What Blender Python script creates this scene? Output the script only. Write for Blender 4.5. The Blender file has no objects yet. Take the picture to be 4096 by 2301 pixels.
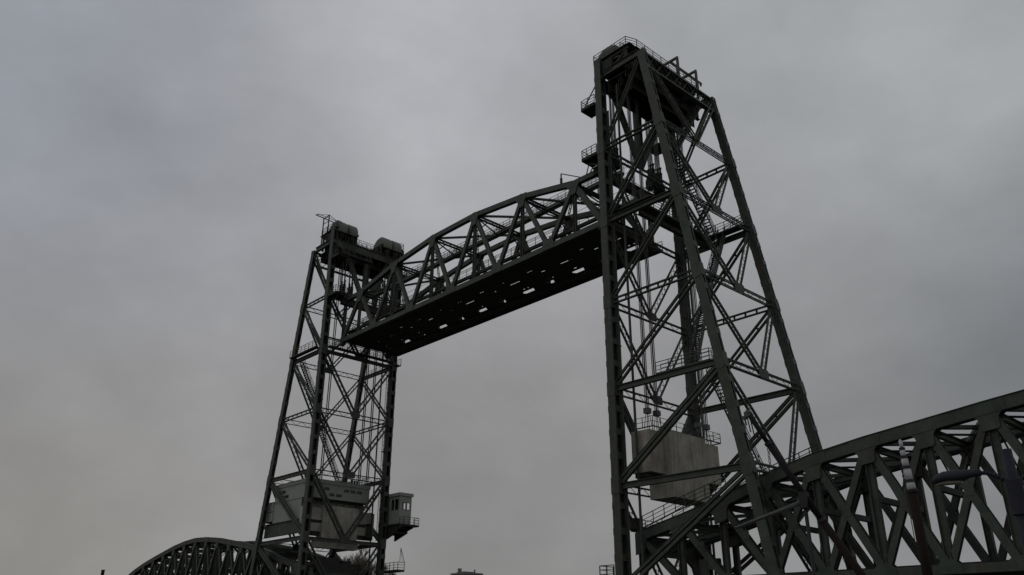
import bpy, math, random
from mathutils import Vector, Matrix

random.seed(7)
R = math.radians
scene = bpy.context.scene
col = scene.collection

# ------------------------------------------------------------------ camera
cam_d = bpy.data.cameras.new('camera')
cam = bpy.data.objects.new('camera', cam_d)
col.objects.link(cam)
cam_d.sensor_width = 36.0
cam_d.lens = 3296.7 / 4096.0 * 36.0
cam_d.clip_start = 0.3
cam_d.clip_end = 9000
YAW, PITCH, ROLL = -0.828, 0.405, 0.005
fw = Vector((math.sin(YAW) * math.cos(PITCH), math.cos(YAW) * math.cos(PITCH), math.sin(PITCH)))
rt = Vector((math.cos(YAW), -math.sin(YAW), 0.0))
up = rt.cross(fw)
# a small roll, as measured from the verticals of the photograph
r2 = rt * math.cos(ROLL) + up * math.sin(-ROLL) * -1.0
u2 = up * math.cos(ROLL) - rt * math.sin(ROLL)
M = Matrix((r2, u2, -fw)).transposed().to_4x4()
M.translation = Vector((49.116, -60.51, 1.7))
cam.matrix_world = M
scene.camera = cam

# ------------------------------------------------------------------ sky
world = bpy.data.worlds.new('World')
scene.world = world
world.use_nodes = True
wn = world.node_tree
wn.nodes.clear()


def N(t, tree=wn, **k):
    n = tree.nodes.new(t)
    for a, b in k.items():
        setattr(n, a, b)
    return n


wout = N('ShaderNodeOutputWorld')
bg = N('ShaderNodeBackground')
wn.links.new(bg.outputs[0], wout.inputs[0])
sky = N('ShaderNodeTexSky', sky_type='NISHITA')
sky.sun_disc = False
sky.sun_elevation = R(38)
sky.sun_rotation = R(215)
skm = N('ShaderNodeVectorMath', operation='SCALE')
skm.inputs[3].default_value = 0.05
wn.links.new(sky.outputs[0], skm.inputs[0])
tc = N('ShaderNodeTexCoord')
# overcast cloud deck: broad tones anchored in fixed directions of the sky,
# blended smoothly, with stretched cloud noise on top


def cdir(px, py):
    u, v = px - 2048.0, py - 1150.5
    return (fw * 3296.7 + rt * u - up * v).normalized()


def lin(c):
    return tuple((x / 255.0 / 12.92) if x < 10 else ((x / 255.0 + 0.055) / 1.055) ** 2.4 for x in c)


TONES = [(150, 150, 151, 155, 163), (150, 520, 149, 153, 162), (700, 900, 150, 151, 156), (900, 250, 158, 160, 166),
         (100, 1490, 147, 147, 148), (200, 2100, 141, 139, 134), (900, 1700, 149, 147, 147), (2030, 2010, 138, 138, 136),
         (1900, 1650, 145, 144, 145), (2080, 1330, 150, 150, 152), (1840, 240, 181, 182, 187), (1730, 710, 170, 171, 174),
         (2150, 600, 178, 179, 184), (2700, 150, 160, 163, 166), (3600, 240, 172, 175, 178), (4000, 350, 160, 164, 167),
         (3530, 910, 160, 161, 163), (4090, 1150, 90, 96, 101), (3415, 1480, 122, 125, 126), (3230, 1260, 152, 152, 155),
         (3480, 1660, 150, 149, 149), (3880, 1400, 110, 114, 118), (2200, 2250, 130, 130, 129), (1300, 1000, 152, 153, 156),
         (3050, 500, 162, 164, 167), (2300, 1700, 145, 144, 146)]
nrm = N('ShaderNodeVectorMath', operation='NORMALIZE')
wn.links.new(tc.outputs['Generated'], nrm.inputs[0])
# gentle warp so the tones drift like cloud
nw = N('ShaderNodeTexNoise')
nw.inputs['Scale'].default_value = 3.5
nw.inputs['Detail'].default_value = 5.0
nw.inputs['Roughness'].default_value = 0.5
mpw = N('ShaderNodeMapping')
mpw.inputs['Scale'].default_value = (1, 1, 2.4)
wn.links.new(nrm.outputs[0], mpw.inputs[0])
wn.links.new(mpw.outputs[0], nw.inputs['Vector'])
ws = N('ShaderNodeVectorMath', operation='SUBTRACT')
wn.links.new(nw.outputs['Color'], ws.inputs[0])
ws.inputs[1].default_value = (0.5, 0.5, 0.5)
wa = N('ShaderNodeVectorMath', operation='MULTIPLY_ADD')
wn.links.new(ws.outputs[0], wa.inputs[0])
wa.inputs[1].default_value = (0.16, 0.16, 0.10)
wn.links.new(nrm.outputs[0], wa.inputs[2])
acc = None
wsum = None
K = 80.0


def VM(op, a, b):
    n_ = N('ShaderNodeVectorMath', operation=op)
    for k_, x_ in enumerate((a, b)):
        if isinstance(x_, tuple):
            n_.inputs[k_].default_value = x_
        else:
            wn.links.new(x_, n_.inputs[k_])
    return n_


def MA(op, a, b=None, c=None):
    n_ = N('ShaderNodeMath', operation=op)
    for k_, x_ in enumerate((a, b, c)):
        if x_ is None:
            continue
        if isinstance(x_, (int, float)):
            n_.inputs[k_].default_value = x_
        else:
            wn.links.new(x_, n_.inputs[k_])
    return n_.outputs[0]


for (px, py, r_, g_, b_) in TONES:
    dt = VM('DOT_PRODUCT', wa.outputs[0], tuple(cdir(px, py))).outputs['Value']
    w_ = MA('EXPONENT', MA('MULTIPLY_ADD', dt, K, -K))
    sc = N('ShaderNodeVectorMath', operation='SCALE')
    sc.inputs[0].default_value = lin((r_, g_, b_))
    wn.links.new(w_, sc.inputs['Scale'])
    acc = sc.outputs[0] if acc is None else VM('ADD', acc, sc.outputs[0]).outputs[0]
    wsum = w_ if wsum is None else MA('ADD', wsum, w_)
base = 0.03
acc = VM('ADD', acc, tuple(base * x for x in (0.30, 0.305, 0.32))).outputs[0]
wsum = MA('ADD', wsum, base)
inv = MA('DIVIDE', 1.0, wsum)
sc = N('ShaderNodeVectorMath', operation='SCALE')
wn.links.new(acc, sc.inputs[0])
wn.links.new(inv, sc.inputs['Scale'])
# cloud texture
mp = N('ShaderNodeMapping')
mp.inputs['Scale'].default_value = (1.0, 1.0, 1.5)
mp.inputs['Rotation'].default_value = (0.0, 0.12, 0.0)
wn.links.new(nrm.outputs[0], mp.inputs[0])
n1 = N('ShaderNodeTexNoise')
n1.inputs['Scale'].default_value = 3.6
n1.inputs['Detail'].default_value = 5.0
n1.inputs['Roughness'].default_value = 0.5
n1.inputs['Distortion'].default_value = 0.1
wn.links.new(mp.outputs[0], n1.inputs['Vector'])
mr = N('ShaderNodeMapRange')
mr.inputs['From Min'].default_value = 0.25
mr.inputs['From Max'].default_value = 0.75
mr.inputs['To Min'].default_value = 0.875
mr.inputs['To Max'].default_value = 1.135
wn.links.new(n1.outputs[0], mr.inputs['Value'])
n2 = N('ShaderNodeTexNoise')
n2.inputs['Scale'].default_value = 11.0
n2.inputs['Detail'].default_value = 6.0
n2.inputs['Roughness'].default_value = 0.55
wn.links.new(mp.outputs[0], n2.inputs['Vector'])
mr2 = N('ShaderNodeMapRange')
mr2.inputs['From Min'].default_value = 0.3
mr2.inputs['From Max'].default_value = 0.7
mr2.inputs['To Min'].default_value = 0.955
mr2.inputs['To Max'].default_value = 1.045
wn.links.new(n2.outputs[0], mr2.inputs['Value'])
tex = MA('MULTIPLY', mr.outputs[0], mr2.outputs[0])
sc2 = N('ShaderNodeVectorMath', operation='SCALE')
wn.links.new(sc.outputs[0], sc2.inputs[0])
wn.links.new(tex, sc2.inputs['Scale'])
mix = N('ShaderNodeMix', data_type='RGBA')
mix.inputs[0].default_value = 0.985
wn.links.new(skm.outputs[0], mix.inputs[6])
wn.links.new(sc2.outputs[0], mix.inputs[7])
wn.links.new(mix.outputs[2], bg.inputs[0])
bg.inputs[1].default_value = 1.0

sun_d = bpy.data.lights.new('sun', 'SUN')
sun_d.energy = 0.15
sun_d.angle = R(40)
sun_d.color = (1.0, 0.97, 0.93)
sun = bpy.data.objects.new('sun', sun_d)
col.objects.link(sun)
sun.rotation_euler = (R(52), 0, R(-35))

scene.view_settings.view_transform = 'Standard'
scene.view_settings.look = 'None'
scene.view_settings.exposure = 0.0
scene.view_settings.gamma = 1.0
scene.view_settings.use_curve_mapping = False
scene.cycles.max_bounces = 5
scene.cycles.diffuse_bounces = 3


# ------------------------------------------------------------------ materials
def mat(name, c1, c2, scale=1.5, rough=0.65, bump=0.15, streak=None, streak_amt=0.5, bscale=None, spec=0.3, metal=0.0):
    m = bpy.data.materials.new(name)
    m.use_nodes = True
    t = m.node_tree
    b = t.nodes['Principled BSDF']
    b.inputs['Roughness'].default_value = rough
    b.inputs['Specular IOR Level'].default_value = spec
    b.inputs['Metallic'].default_value = metal
    geo = t.nodes.new('ShaderNodeNewGeometry')
    nz = t.nodes.new('ShaderNodeTexNoise')
    nz.inputs['Scale'].default_value = scale
    nz.inputs['Detail'].default_value = 7
    nz.inputs['Roughness'].default_value = 0.65
    t.links.new(geo.outputs['Position'], nz.inputs['Vector'])
    rp = t.nodes.new('ShaderNodeValToRGB')
    rp.color_ramp.elements[0].position = 0.32
    rp.color_ramp.elements[0].color = (*c1, 1)
    rp.color_ramp.elements[1].position = 0.68
    rp.color_ramp.elements[1].color = (*c2, 1)
    t.links.new(nz.outputs[0], rp.inputs[0])
    out = rp.outputs[0]
    if streak:
        mp_ = t.nodes.new('ShaderNodeMapping')
        mp_.inputs['Scale'].default_value = (2.2, 2.2, 0.16)
        t.links.new(geo.outputs['Position'], mp_.inputs[0])
        ns = t.nodes.new('ShaderNodeTexNoise')
        ns.inputs['Scale'].default_value = 1.6
        ns.inputs['Detail'].default_value = 5
        t.links.new(mp_.outputs[0], ns.inputs['Vector'])
        mr = t.nodes.new('ShaderNodeMapRange')
        mr.inputs['From Min'].default_value = 0.5
        mr.inputs['From Max'].default_value = 0.72
        mr.inputs['To Max'].default_value = streak_amt
        t.links.new(ns.outputs[0], mr.inputs['Value'])
        mx = t.nodes.new('ShaderNodeMix')
        mx.data_type = 'RGBA'
        t.links.new(mr.outputs[0], mx.inputs[0])
        t.links.new(out, mx.inputs[6])
        mx.inputs[7].default_value = (*streak, 1)
        out = mx.outputs[2]
    t.links.new(out, b.inputs['Base Color'])
    if bump:
        nb = t.nodes.new('ShaderNodeTexNoise')
        nb.inputs['Scale'].default_value = bscale or scale * 9
        nb.inputs['Detail'].default_value = 4
        t.links.new(geo.outputs['Position'], nb.inputs['Vector'])
        bp = t.nodes.new('ShaderNodeBump')
        bp.inputs['Strength'].default_value = bump
        bp.inputs['Distance'].default_value = 0.03
        t.links.new(nb.outputs[0], bp.inputs['Height'])
        t.links.new(bp.outputs[0], b.inputs['Normal'])
    return m


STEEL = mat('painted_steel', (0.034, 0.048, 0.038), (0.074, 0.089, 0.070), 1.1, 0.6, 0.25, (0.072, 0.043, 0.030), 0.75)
STEEL_D = mat('deck_and_shade_steel', (0.022, 0.025, 0.022), (0.042, 0.044, 0.038), 1.2, 0.8, 0.2, (0.05, 0.032, 0.022), 0.6)  # darker steel for decks and machinery, also painted shade inside legs and under hoods
HOOD = mat('hood_paint', (0.090, 0.102, 0.084), (0.15, 0.163, 0.133), 0.8, 0.6, 0.1, (0.16, 0.15, 0.12), 0.6)
ROPE = mat('greased_rope', (0.03, 0.028, 0.028), (0.06, 0.055, 0.05), 4, 0.6, 0)
CONC = mat('weathered_concrete', (0.27, 0.26, 0.225), (0.50, 0.48, 0.42), 0.55, 0.9, 0.3, (0.20, 0.165, 0.125), 0.7)
PANEL = mat('pale_cladding', (0.245, 0.265, 0.235), (0.32, 0.34, 0.30), 0.6, 0.6, 0.05, (0.33, 0.33, 0.31), 0.5)
GLASS = mat('dark_window', (0.02, 0.022, 0.025), (0.035, 0.038, 0.042), 1, 0.15, 0)
LAMPM = mat('lamp_blue_paint', (0.018, 0.019, 0.032), (0.03, 0.03, 0.044), 6, 0.7, 0.05)
LENS = mat('lamp_cover', (0.12, 0.11, 0.09), (0.17, 0.155, 0.13), 8, 0.3, 0)
RUST = mat('red_brown_paint', (0.010, 0.0045, 0.004), (0.019, 0.008, 0.007), 3, 0.85, 0.15)
PURPLE = mat('dark_boom_paint', (0.009, 0.007, 0.008), (0.016, 0.012, 0.014), 3, 0.85, 0.05)
WHITE = mat('white_paint', (0.42, 0.40, 0.43), (0.55, 0.53, 0.55), 4, 0.5, 0.05, (0.35, 0.33, 0.33), 0.6)
BLACK = mat('black_rubber', (0.015, 0.015, 0.017), (0.03, 0.03, 0.03), 4, 0.6, 0)
GREYT = mat('grey_tube', (0.06, 0.06, 0.06), (0.10, 0.10, 0.10), 5, 0.35, 0)
BARK = mat('bark', (0.17, 0.145, 0.12), (0.28, 0.245, 0.21), 5, 0.9, 0.3)
BRICK = mat('far_brick', (0.16, 0.15, 0.15), (0.22, 0.205, 0.20), 0.05, 0.9, 0)
GROUND = mat('ground_grass', (0.05, 0.055, 0.03), (0.10, 0.095, 0.06), 0.2, 0.95, 0.3)
QUAY = mat('quay_stone', (0.13, 0.125, 0.115), (0.22, 0.21, 0.19), 0.6, 0.9, 0.3)
WATER = mat('river_water', (0.012, 0.018, 0.018), (0.02, 0.028, 0.027), 0.3, 0.12, 0.35, bscale=1.4)


# ------------------------------------------------------------------ mesh helpers
WPOS = {}


class MB:
    def __init__(s):
        s.v = []
        s.f = []

    def poly8(s, p):
        b = len(s.v)
        s.v += [Vector(q) for q in p]
        s.f += [(b, b + 3, b + 2, b + 1), (b + 4, b + 5, b + 6, b + 7), (b, b + 1, b + 5, b + 4),
                (b + 1, b + 2, b + 6, b + 5), (b + 2, b + 3, b + 7, b + 6), (b + 3, b, b + 4, b + 7)]

    def box(s, x0, x1, y0, y1, z0, z1):
        x0, x1 = min(x0, x1), max(x0, x1)
        y0, y1 = min(y0, y1), max(y0, y1)
        z0, z1 = min(z0, z1), max(z0, z1)
        s.poly8([(x0, y0, z0), (x1, y0, z0), (x1, y1, z0), (x0, y1, z0),
                 (x0, y0, z1), (x1, y0, z1), (x1, y1, z1), (x0, y1, z1)])
        return s

    def beam(s, p, q, n, wi, wn_, oi=0.0, on=0.0):
        """bar from p to q; wn_ along the plane normal n, wi across, in the plane"""
        p, q, n = Vector(p), Vector(q), Vector(n)
        d = (q - p).normalized()
        a = d.cross(n).normalized()
        n = a.cross(d).normalized()
        off = a * oi + n * on
        p = p + off
        q = q + off
        A, B = a * wi / 2, n * wn_ / 2
        s.poly8([p - A - B, p + A - B, p + A + B, p - A + B, q - A - B, q + A - B, q + A + B, q - A + B])
        return s

    def rod(s, p, q, r=0.03):
        p, q = Vector(p), Vector(q)
        d = (q - p).normalized()
        n = Vector((0, 0, 1)) if abs(d.z) < 0.9 else Vector((1, 0, 0))
        return s.beam(p, q, n, r * 2, r * 2)

    def tube(s, p, q, r, r2=None, n=10, cap=True):
        p, q = Vector(p), Vector(q)
        r2 = r if r2 is None else r2
        d = (q - p).normalized()
        a = d.orthogonal().normalized()
        b = d.cross(a)
        i0 = len(s.v)
        for P, rr in ((p, r), (q, r2)):
            for k in range(n):
                t = 2 * math.pi * k / n
                s.v.append(P + (a * math.cos(t) + b * math.sin(t)) * rr)
        for k in range(n):
            s.f.append((i0 + k, i0 + (k + 1) % n, i0 + n + (k + 1) % n, i0 + n + k))
        if cap:
            s.f.append(tuple(range(i0 + n - 1, i0 - 1, -1)))
            s.f.append(tuple(range(i0 + n, i0 + 2 * n)))
        return s

    def prism(s, pts, n, t):
        """flat polygon pts extruded by t each way along n"""
        n = Vector(n).normalized() * t
        i0 = len(s.v)
        k = len(pts)
        s.v += [Vector(p) - n for p in pts] + [Vector(p) + n for p in pts]
        s.f.append(tuple(range(i0 + k - 1, i0 - 1, -1)))
        s.f.append(tuple(range(i0 + k, i0 + 2 * k)))
        for j in range(k):
            s.f.append((i0 + j, i0 + (j + 1) % k, i0 + k + (j + 1) % k, i0 + k + j))
        return s

    def build(s, name, m, parent=None, smooth=False, label=None):
        if not s.v:
            return None
        lo = Vector((min(v.x for v in s.v), min(v.y for v in s.v), min(v.z for v in s.v)))
        hi = Vector((max(v.x for v in s.v), max(v.y for v in s.v), max(v.z for v in s.v)))
        c = (lo + hi) / 2
        if parent is None:
            c.z = lo.z
        me = bpy.data.meshes.new(name)
        me.from_pydata([tuple(v - c) for v in s.v], [], s.f)
        me.materials.append(m)
        me.update()
        if smooth:
            me.polygons.foreach_set('use_smooth', [True] * len(me.polygons))
        o = bpy.data.objects.new(name, me)
        col.objects.link(o)
        WPOS[o.name] = c
        if parent:
            o.parent = parent
            o.location = c - WPOS[parent.name]
        else:
            o.location = c
        if label:
            o['label'] = label
        return o


def inst(src, wpos, parent):
    """a copy of a piece (shared mesh) whose centre stands at wpos"""
    o = src.copy()
    col.objects.link(o)
    WPOS[o.name] = Vector(wpos)
    o.parent = parent
    o.location = Vector(wpos) - WPOS[parent.name]
    return o


def root(name, loc, label, cat, group=None):
    o = bpy.data.objects.new(name, None)
    o.empty_display_size = 0.5
    col.objects.link(o)
    o.location = loc
    WPOS[o.name] = Vector(loc)
    o['label'] = label
    o['category'] = cat
    if group:
        o['group'] = group
    return o


def tag(o, label, cat, group=None):
    o['label'] = label
    o['category'] = cat
    if group:
        o['group'] = group
    return o


def struct(o):
    o['kind'] = 'structure'
    return o


def lattice(mb, p, q, n, wi, wn_, bar=0.09, pitch=None, x=False, planes=(-1, 1)):
    """box lattice: four corner angles, zigzag lacing on both broad faces"""
    p, q, n = Vector(p), Vector(q), Vector(n).normalized()
    L = (q - p).length
    d = (q - p) / L
    a = d.cross(n).normalized()
    n = a.cross(d)
    for si in (-1, 1):
        for sn in (-1, 1):
            mb.beam(p, q, n, bar, bar, si * (wi / 2 - bar / 2), sn * (wn_ / 2 - bar / 2))
    k = max(2, int(L / (pitch or wi * 1.1)))
    hw = wi / 2 - bar / 2
    for sn in planes:
        o = n * sn * (wn_ / 2 - bar * 0.4)
        for i in range(k):
            s_ = 1 if i % 2 else -1
            A = p + d * (L * i / k) - a * hw * s_ + o
            B = p + d * (L * (i + 1) / k) + a * hw * s_ + o
            mb.beam(A, B, n, 0.055, 0.03)
            if x:
                A = p + d * (L * i / k) + a * hw * s_ + o
                B = p + d * (L * (i + 1) / k) - a * hw * s_ + o
                mb.beam(A, B, n, 0.05, 0.02)
    # batten bars across the narrow faces
    for i in range(k + 1):
        P = p + d * (L * i / k)
        for si in (-1, 1):
            mb.beam(P + a * si * hw - n * wn_ / 2, P + a * si * hw + n * wn_ / 2, a, 0.05, 0.02)
    return mb


def dbl(mb, p, q, n, wi, wn_, w=0.16, pitch=1.6):
    """twin bars with batten plates between"""
    p, q, n = Vector(p), Vector(q), Vector(n).normalized()
    L = (q - p).length
    d = (q - p) / L
    a = d.cross(n).normalized()
    for s_ in (-1, 1):
        mb.beam(p, q, n, w, wn_, s_ * (wi / 2 - w / 2))
        mb.beam(p, q, n, 0.03, wn_ + 0.08, s_ * wi / 2)
    k = max(2, int(L / pitch))
    for i in range(k + 1):
        P = p + d * (0.12 + (L - 0.24) * i / k)
        mb.beam(P - a * (wi / 2 - w), P + a * (wi / 2 - w), n, 0.22, 0.03, 0, wn_ / 2 - 0.03)
    return mb


def ibeam(mb, p, q, n, wi, wn_, t=0.05):
    """web across n, flanges along n"""
    mb.beam(p, q, n, wi - 2 * t, t * 1.2)
    mb.beam(p, q, n, t, wn_, wi / 2 - t / 2)
    mb.beam(p, q, n, t, wn_, -(wi / 2 - t / 2))
    return mb


def railing(name, pts, parent, h=1.1, sp=1.5, rails=(1.1, 0.75, 0.38), r=0.026, kick=True, closed=False):
    mb = MB()
    P = [Vector(p) for p in pts]
    for a, b in zip(P[:-1], P[1:]):
        L = (b - a).length
        k = max(1, round(L / sp))
        for i in range(k + 1):
            q = a.lerp(b, i / k)
            mb.rod(q, q + Vector((0, 0, h)), r)
        for z in rails:
            mb.rod(a + Vector((0, 0, z)), b + Vector((0, 0, z)), r * (1.0 if z > 1 else 0.75))
        if kick:
            mb.rod(a + Vector((0, 0, 0.06)), b + Vector((0, 0, 0.06)), 0.05)
    return mb.build(name, STEEL, parent)


def stair(a, b, w, parent, side):
    """open steel stair from a (top) to b (foot); side = unit vector across"""
    a, b, side = Vector(a), Vector(b), Vector(side)
    mb = MB()
    nn = side
    for s_ in (-0.5, 0.5):
        mb.beam(a + side * w * s_, b + side * w * s_, side, 0.22, 0.06)
    st = mb.build('stair_flight', STEEL, parent)
    L = abs(a.z - b.z)
    k = int(L / 0.28)
    run = Vector((b.x - a.x, b.y - a.y, 0)).normalized()
    t0 = None
    for i in range(1, k):
        c_ = a.lerp(b, i / k)
        if t0 is None:
            t = MB()
            t.beam(c_ - side * w / 2, c_ + side * w / 2, (0, 0, 1), 0.24, 0.035)
            t0 = t.build('tread', STEEL, st)
        else:
            inst(t0, c_, st)
    rl = MB()
    for s_ in (-0.5, 0.5):
        o_ = side * w * s_
        for z in (0.55, 1.0):
            rl.rod(a + o_ + Vector((0, 0, z)), b + o_ + Vector((0, 0, z)), 0.028)
        m_ = max(2, int(L / 1.3))
        for i in range(m_ + 1):
            q = a.lerp(b, i / m_) + o_
            rl.rod(q, q + Vector((0, 0, 1.0)), 0.026)
    rl.build('handrail', STEEL, st)
    return st


def gusset(parent, c, n, w, h, t=0.03, off=0.0, d=None, name='gusset_plate'):
    """plate centred at c, plane normal n, long side h along d"""
    n = Vector(n)
    d = Vector(d or (0, 0, 1)).normalized()
    a = d.cross(n).normalized()
    c = Vector(c) + n * off
    pts = [(-w / 2, -h * .35), (-w * .35, -h / 2), (w * .35, -h / 2), (w / 2, -h * .35), (w / 2, h * .35), (w * .35, h / 2),
           (-w * .35, h / 2), (-w / 2, h * .35)]
    return MB().prism([c + a * x + d * y for x, y in pts], n, t / 2).build(name, STEEL, parent)


# ------------------------------------------------------------------ setting
struct(MB().box(-2.6, 2500, -2500, 4000, -6, 0).build('ground', GROUND))
struct(MB().box(-4000, -53.4, -2500, 4000, -6, 0).build('ground', GROUND))
struct(MB().box(-53.39, -2.61, -2500, 4000, -6, -1.6).build('river', WATER))
struct(MB().box(-3.2, -2.605, -300, 400, -5, 0.12).build('quay_wall', QUAY))
struct(MB().box(-53.395, -52.8, -300, 400, -5, 0.12).build('quay_wall', QUAY))

# ------------------------------------------------------------------ towers
ZL = [59.68, 50.36, 41.54, 32.55, 23.66, 14.57, 5.6]
YN, YF, YM = -2.23, 10.44, 4.1
DT, SL = 5.99, 0.166


def back(z):
    return DT + SL * (ZL[0] - z)


def tower(s, x0, label):
    X = lambda x: x0 + s * x
    T = root('lift_tower', (X(5), YM, 0.0), label, 'lift tower', 'lift towers of the railway bridge')
    ny = (0, 1, 0)
    nx = (1, 0, 0)
    # ---- piers
    for y in (YN, YF):
        for x in (0.0, back(1.4)):
            MB().box(X(x) - 1.4, X(x) + 1.4, y - 1.3, y + 1.3, 0, 1.4).build('footing', QUAY, T)
    # ---- legs
    for y, sy in ((YN, -1), (YF, 1)):
        for front in (True, False):
            zt = ZL[0] + (2.3 if front else 0.25)
            xb = (lambda z: 0.0) if front else back
            a = Vector((X(xb(1.4)), y, 1.4))
            b = Vector((X(xb(zt)), y, zt))
            wi, wy = (0.86, 0.86) if front else (0.84, 0.60)
            leg = MB()
            for sn in (-1, 1):
                leg.beam(a, b, ny, wi, 0.05, 0, sn * (wy / 2 - 0.03))
                for si in (-1, 1):
                    leg.beam(a, b, ny, 0.05, 0.16, si * (wi / 2 - 0.025), sn * (wy / 2 - 0.10))
            L = leg.build('leg', STEEL, T)
            av_ = (b - a).normalized().cross(Vector(ny))
            off_ = -(wi / 2 - .1) if av_.x > 0 else (wi / 2 - .1)
            MB().beam(a, b, ny, 0.04, wy - 0.12, off_).build('web_plate', STEEL_D, L)  # inner plate coloured darker, painting in the shade inside the leg's slots
            d = (b - a).normalized()
            av = d.cross(Vector(ny)).normalized()
            n_ = int((b.z - a.z) / 2.22)
            src = None
            for i in range(n_ + 1):
                z = zt - 0.3 - i * 2.22
                if z < 2:
                    break
                # no batten where a gusset sits
                P = Vector((X(xb(z)), y, z))
                for si in (-1, 1):
                    if src is None:
                        m = MB()
                        m.beam(P - d * 0.3, P + d * 0.3, ny, 0.03, wy + 0.02, si * (wi / 2 + 0.016))
                        src = m.build('batten_plate', STEEL, L)
                        base = WPOS[src.name] - P
                    else:
                        inst(src, P + av * (wi / 2 + 0.016) * si, L)
            # gussets where the bracing meets the leg
            for k in range(1, 6):
                z = ZL[k]
                P = Vector((X(xb(z)), y, z))
                gusset(L, P, ny, wi + (0.06 if front else 0.14), 1.5, 0.03, sy * (wy / 2 + 0.018), d)
                for si in (-1, 1):
                    MB().beam(P - d * 0.7, P + d * 0.7, ny, 0.03, wy + 0.02, si * (wi / 2 + 0.05)).build('splice_plate', STEEL, L)
            # base plate
            MB().box(a.x - 0.8, a.x + 0.8, y - 0.7, y + 0.7, 1.4, 1.5).build('base_plate', STEEL, L)
    # ---- side planes (near and far): struts and single diagonals
    for y in (YN, YF):
        for k in range(0, 7):
            z = ZL[k]
            p = Vector((X(0.55), y, z))
            q = Vector((X(back(z) - 0.5), y, z))
            mb = MB()
            if k == 0:
                mb.beam(Vector((p.x, y, z + 0.2)), Vector((q.x, y, z + 0.2)), ny, 0.82, 0.05)
                for zz in (0.6, -0.2):
                    mb.beam(Vector((p.x, y, z + zz)), Vector((q.x, y, z + zz)), ny, 0.05, 0.4)
                mb.build('top_girder', STEEL, T)
                continue
            if k in (1, 3):
                dbl(mb, p, q, ny, 0.58, 0.22, 0.12, 1.2)
            else:
                ibeam(mb, p, q, ny, 0.56, 0.42)
            mb.build('strut', STEEL, T)
        for k in range(0, 6):
            p = Vector((X(back(ZL[k]) - 0.35), y, ZL[k] - 0.45))
            q = Vector((X(0.35), y, ZL[k + 1] + 0.45))
            mb = MB()
            if k == 0:
                dbl(mb, p, q, ny, 0.48, 0.2, 0.11, 2.0)
            elif k in (4, 5):
                dbl(mb, p, q, ny, 0.70, 0.26, 0.26, 2.6)
            else:
                dbl(mb, p, q, ny, 0.62, 0.22, 0.17, 2.0)
            mb.build('diagonal_brace', STEEL, T)
    # ---- front and back planes: lattice struts, V bracing
    for front in (True, False):
        xb = (lambda z: 0.0) if front else back
        nrm = Vector((1, 0, 0)) if front else Vector((1, 0, s * SL)).normalized()
        for k in range(1, 6):
            z = ZL[k] - (0.1 if front else -0.1)
            p = Vector((X(xb(z)), YN + 0.4, z))
            q = Vector((X(xb(z)), YF - 0.4, z))
            mb = MB()
            if s > 0 or not front or k in (3, 4):
                lattice(mb, p, q, nrm, 0.74, 0.3, 0.10, 0.95, planes=(1,))
            else:
                ibeam(mb, p, q, nrm, 0.5, 0.4)
            mb.build('lattice_strut', STEEL, T)
            if k + 1 < 7:
                zn = ZL[k + 1]
                for y in (YN, YF):
                    s_ = 1 if y < YM else -1
                    a = Vector((X(xb(ZL[k])), y + 0.45 * s_, ZL[k] - 0.5))
                    b = Vector((X(xb(zn)), YM - 0.15 * s_, zn + 0.25))
                    mb = MB()
                    if front and k == 4:
                        dbl(mb, a, b, nrm, 0.74, 0.3, 0.24, 1.1)
                    elif not front and s_ < 0:
                        lattice(mb, a, b, nrm, 0.66, 0.22, 0.10 if s > 0 else .15, 0.62, planes=(1,))
                    else:
                        lattice(mb, a, b, nrm, 0.78, 0.22 if s > 0 else .3, 0.11 if s > 0 else .18, 0.8, x=True, planes=(1,))
                    mb.build('lattice_brace', STEEL, T)
                gusset(T, (X(xb(zn)), YM, zn + 0.1), nrm, 1.6, 0.9, 0.03, 0.24)
        # top panel
        if front:
            # plate girder under the sheaves
            mb = MB()
            mb.box(X(-0.42), X(-0.36), YN + 0.42, YF - 0.42, 58.75, 59.95)
            mb.box(X(-0.62), X(-0.1), YN + 0.42, YF - 0.42, 59.96, 60.03)
            mb.box(X(-0.62), X(-0.1), YN + 0.42, YF - 0.42, 58.68, 58.74)
            mb.build('front_girder', STEEL, T)
            ibeam(MB(), (X(0), YM, 58.7), (X(0), YM, 51.0), nx, 0.85, 0.6).build('centre_post', STEEL, T)
            for y in (YN, YF):
                s_ = 1 if y < YM else -1
                MB().beam((X(0), y + 2.4 * s_, 58.6), (X(0), YM - 0.1 * s_, 50.8), nx, 0.75, 0.4).build('knee_brace', STEEL, T)
        else:
            for y0_, y1_ in ((YN + .3, YF - .3),):
                mb = MB()
                lattice(mb, (X(back(58.6)), y0_, 58.7), (X(back(58.6)), y1_, 58.7), nrm, 2.3, 0.5, 0.24, 1.5, x=True)
                mb.build('lattice_girder', STEEL, T)
            if s > 0:
                mb = MB()
                mb.box(X(4.25), X(4.35), YN + .5, YF - .2, 59.85, 60.3)
                mb.box(X(4.2), X(4.6), YN + .5, YF - .2, 60.31, 60.36)
                mb.box(X(3.2), X(3.3), YN + .5, YF - .2, 58.4, 59.8)
                mb.build('inner_girder', STEEL, T)
            for y in (YN, YF):
                s_ = 1 if y < YM else -1
                mb = MB()
                lattice(mb, (X(back(58)), y + .4 * s_, 58.6), (X(back(ZL[1])), YM, ZL[1] + .3), nrm, 0.7, 0.36, 0.13, 0.8)
                mb.build('lattice_brace', STEEL, T)
    # ---- sheave floor
    pf = MB()
    pf.box(X(-0.3), X(5.5), YN + 0.42, YF - 0.42, 58.95, 59.1)
    fl = pf.build('sheave_floor', STEEL_D, T)
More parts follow.
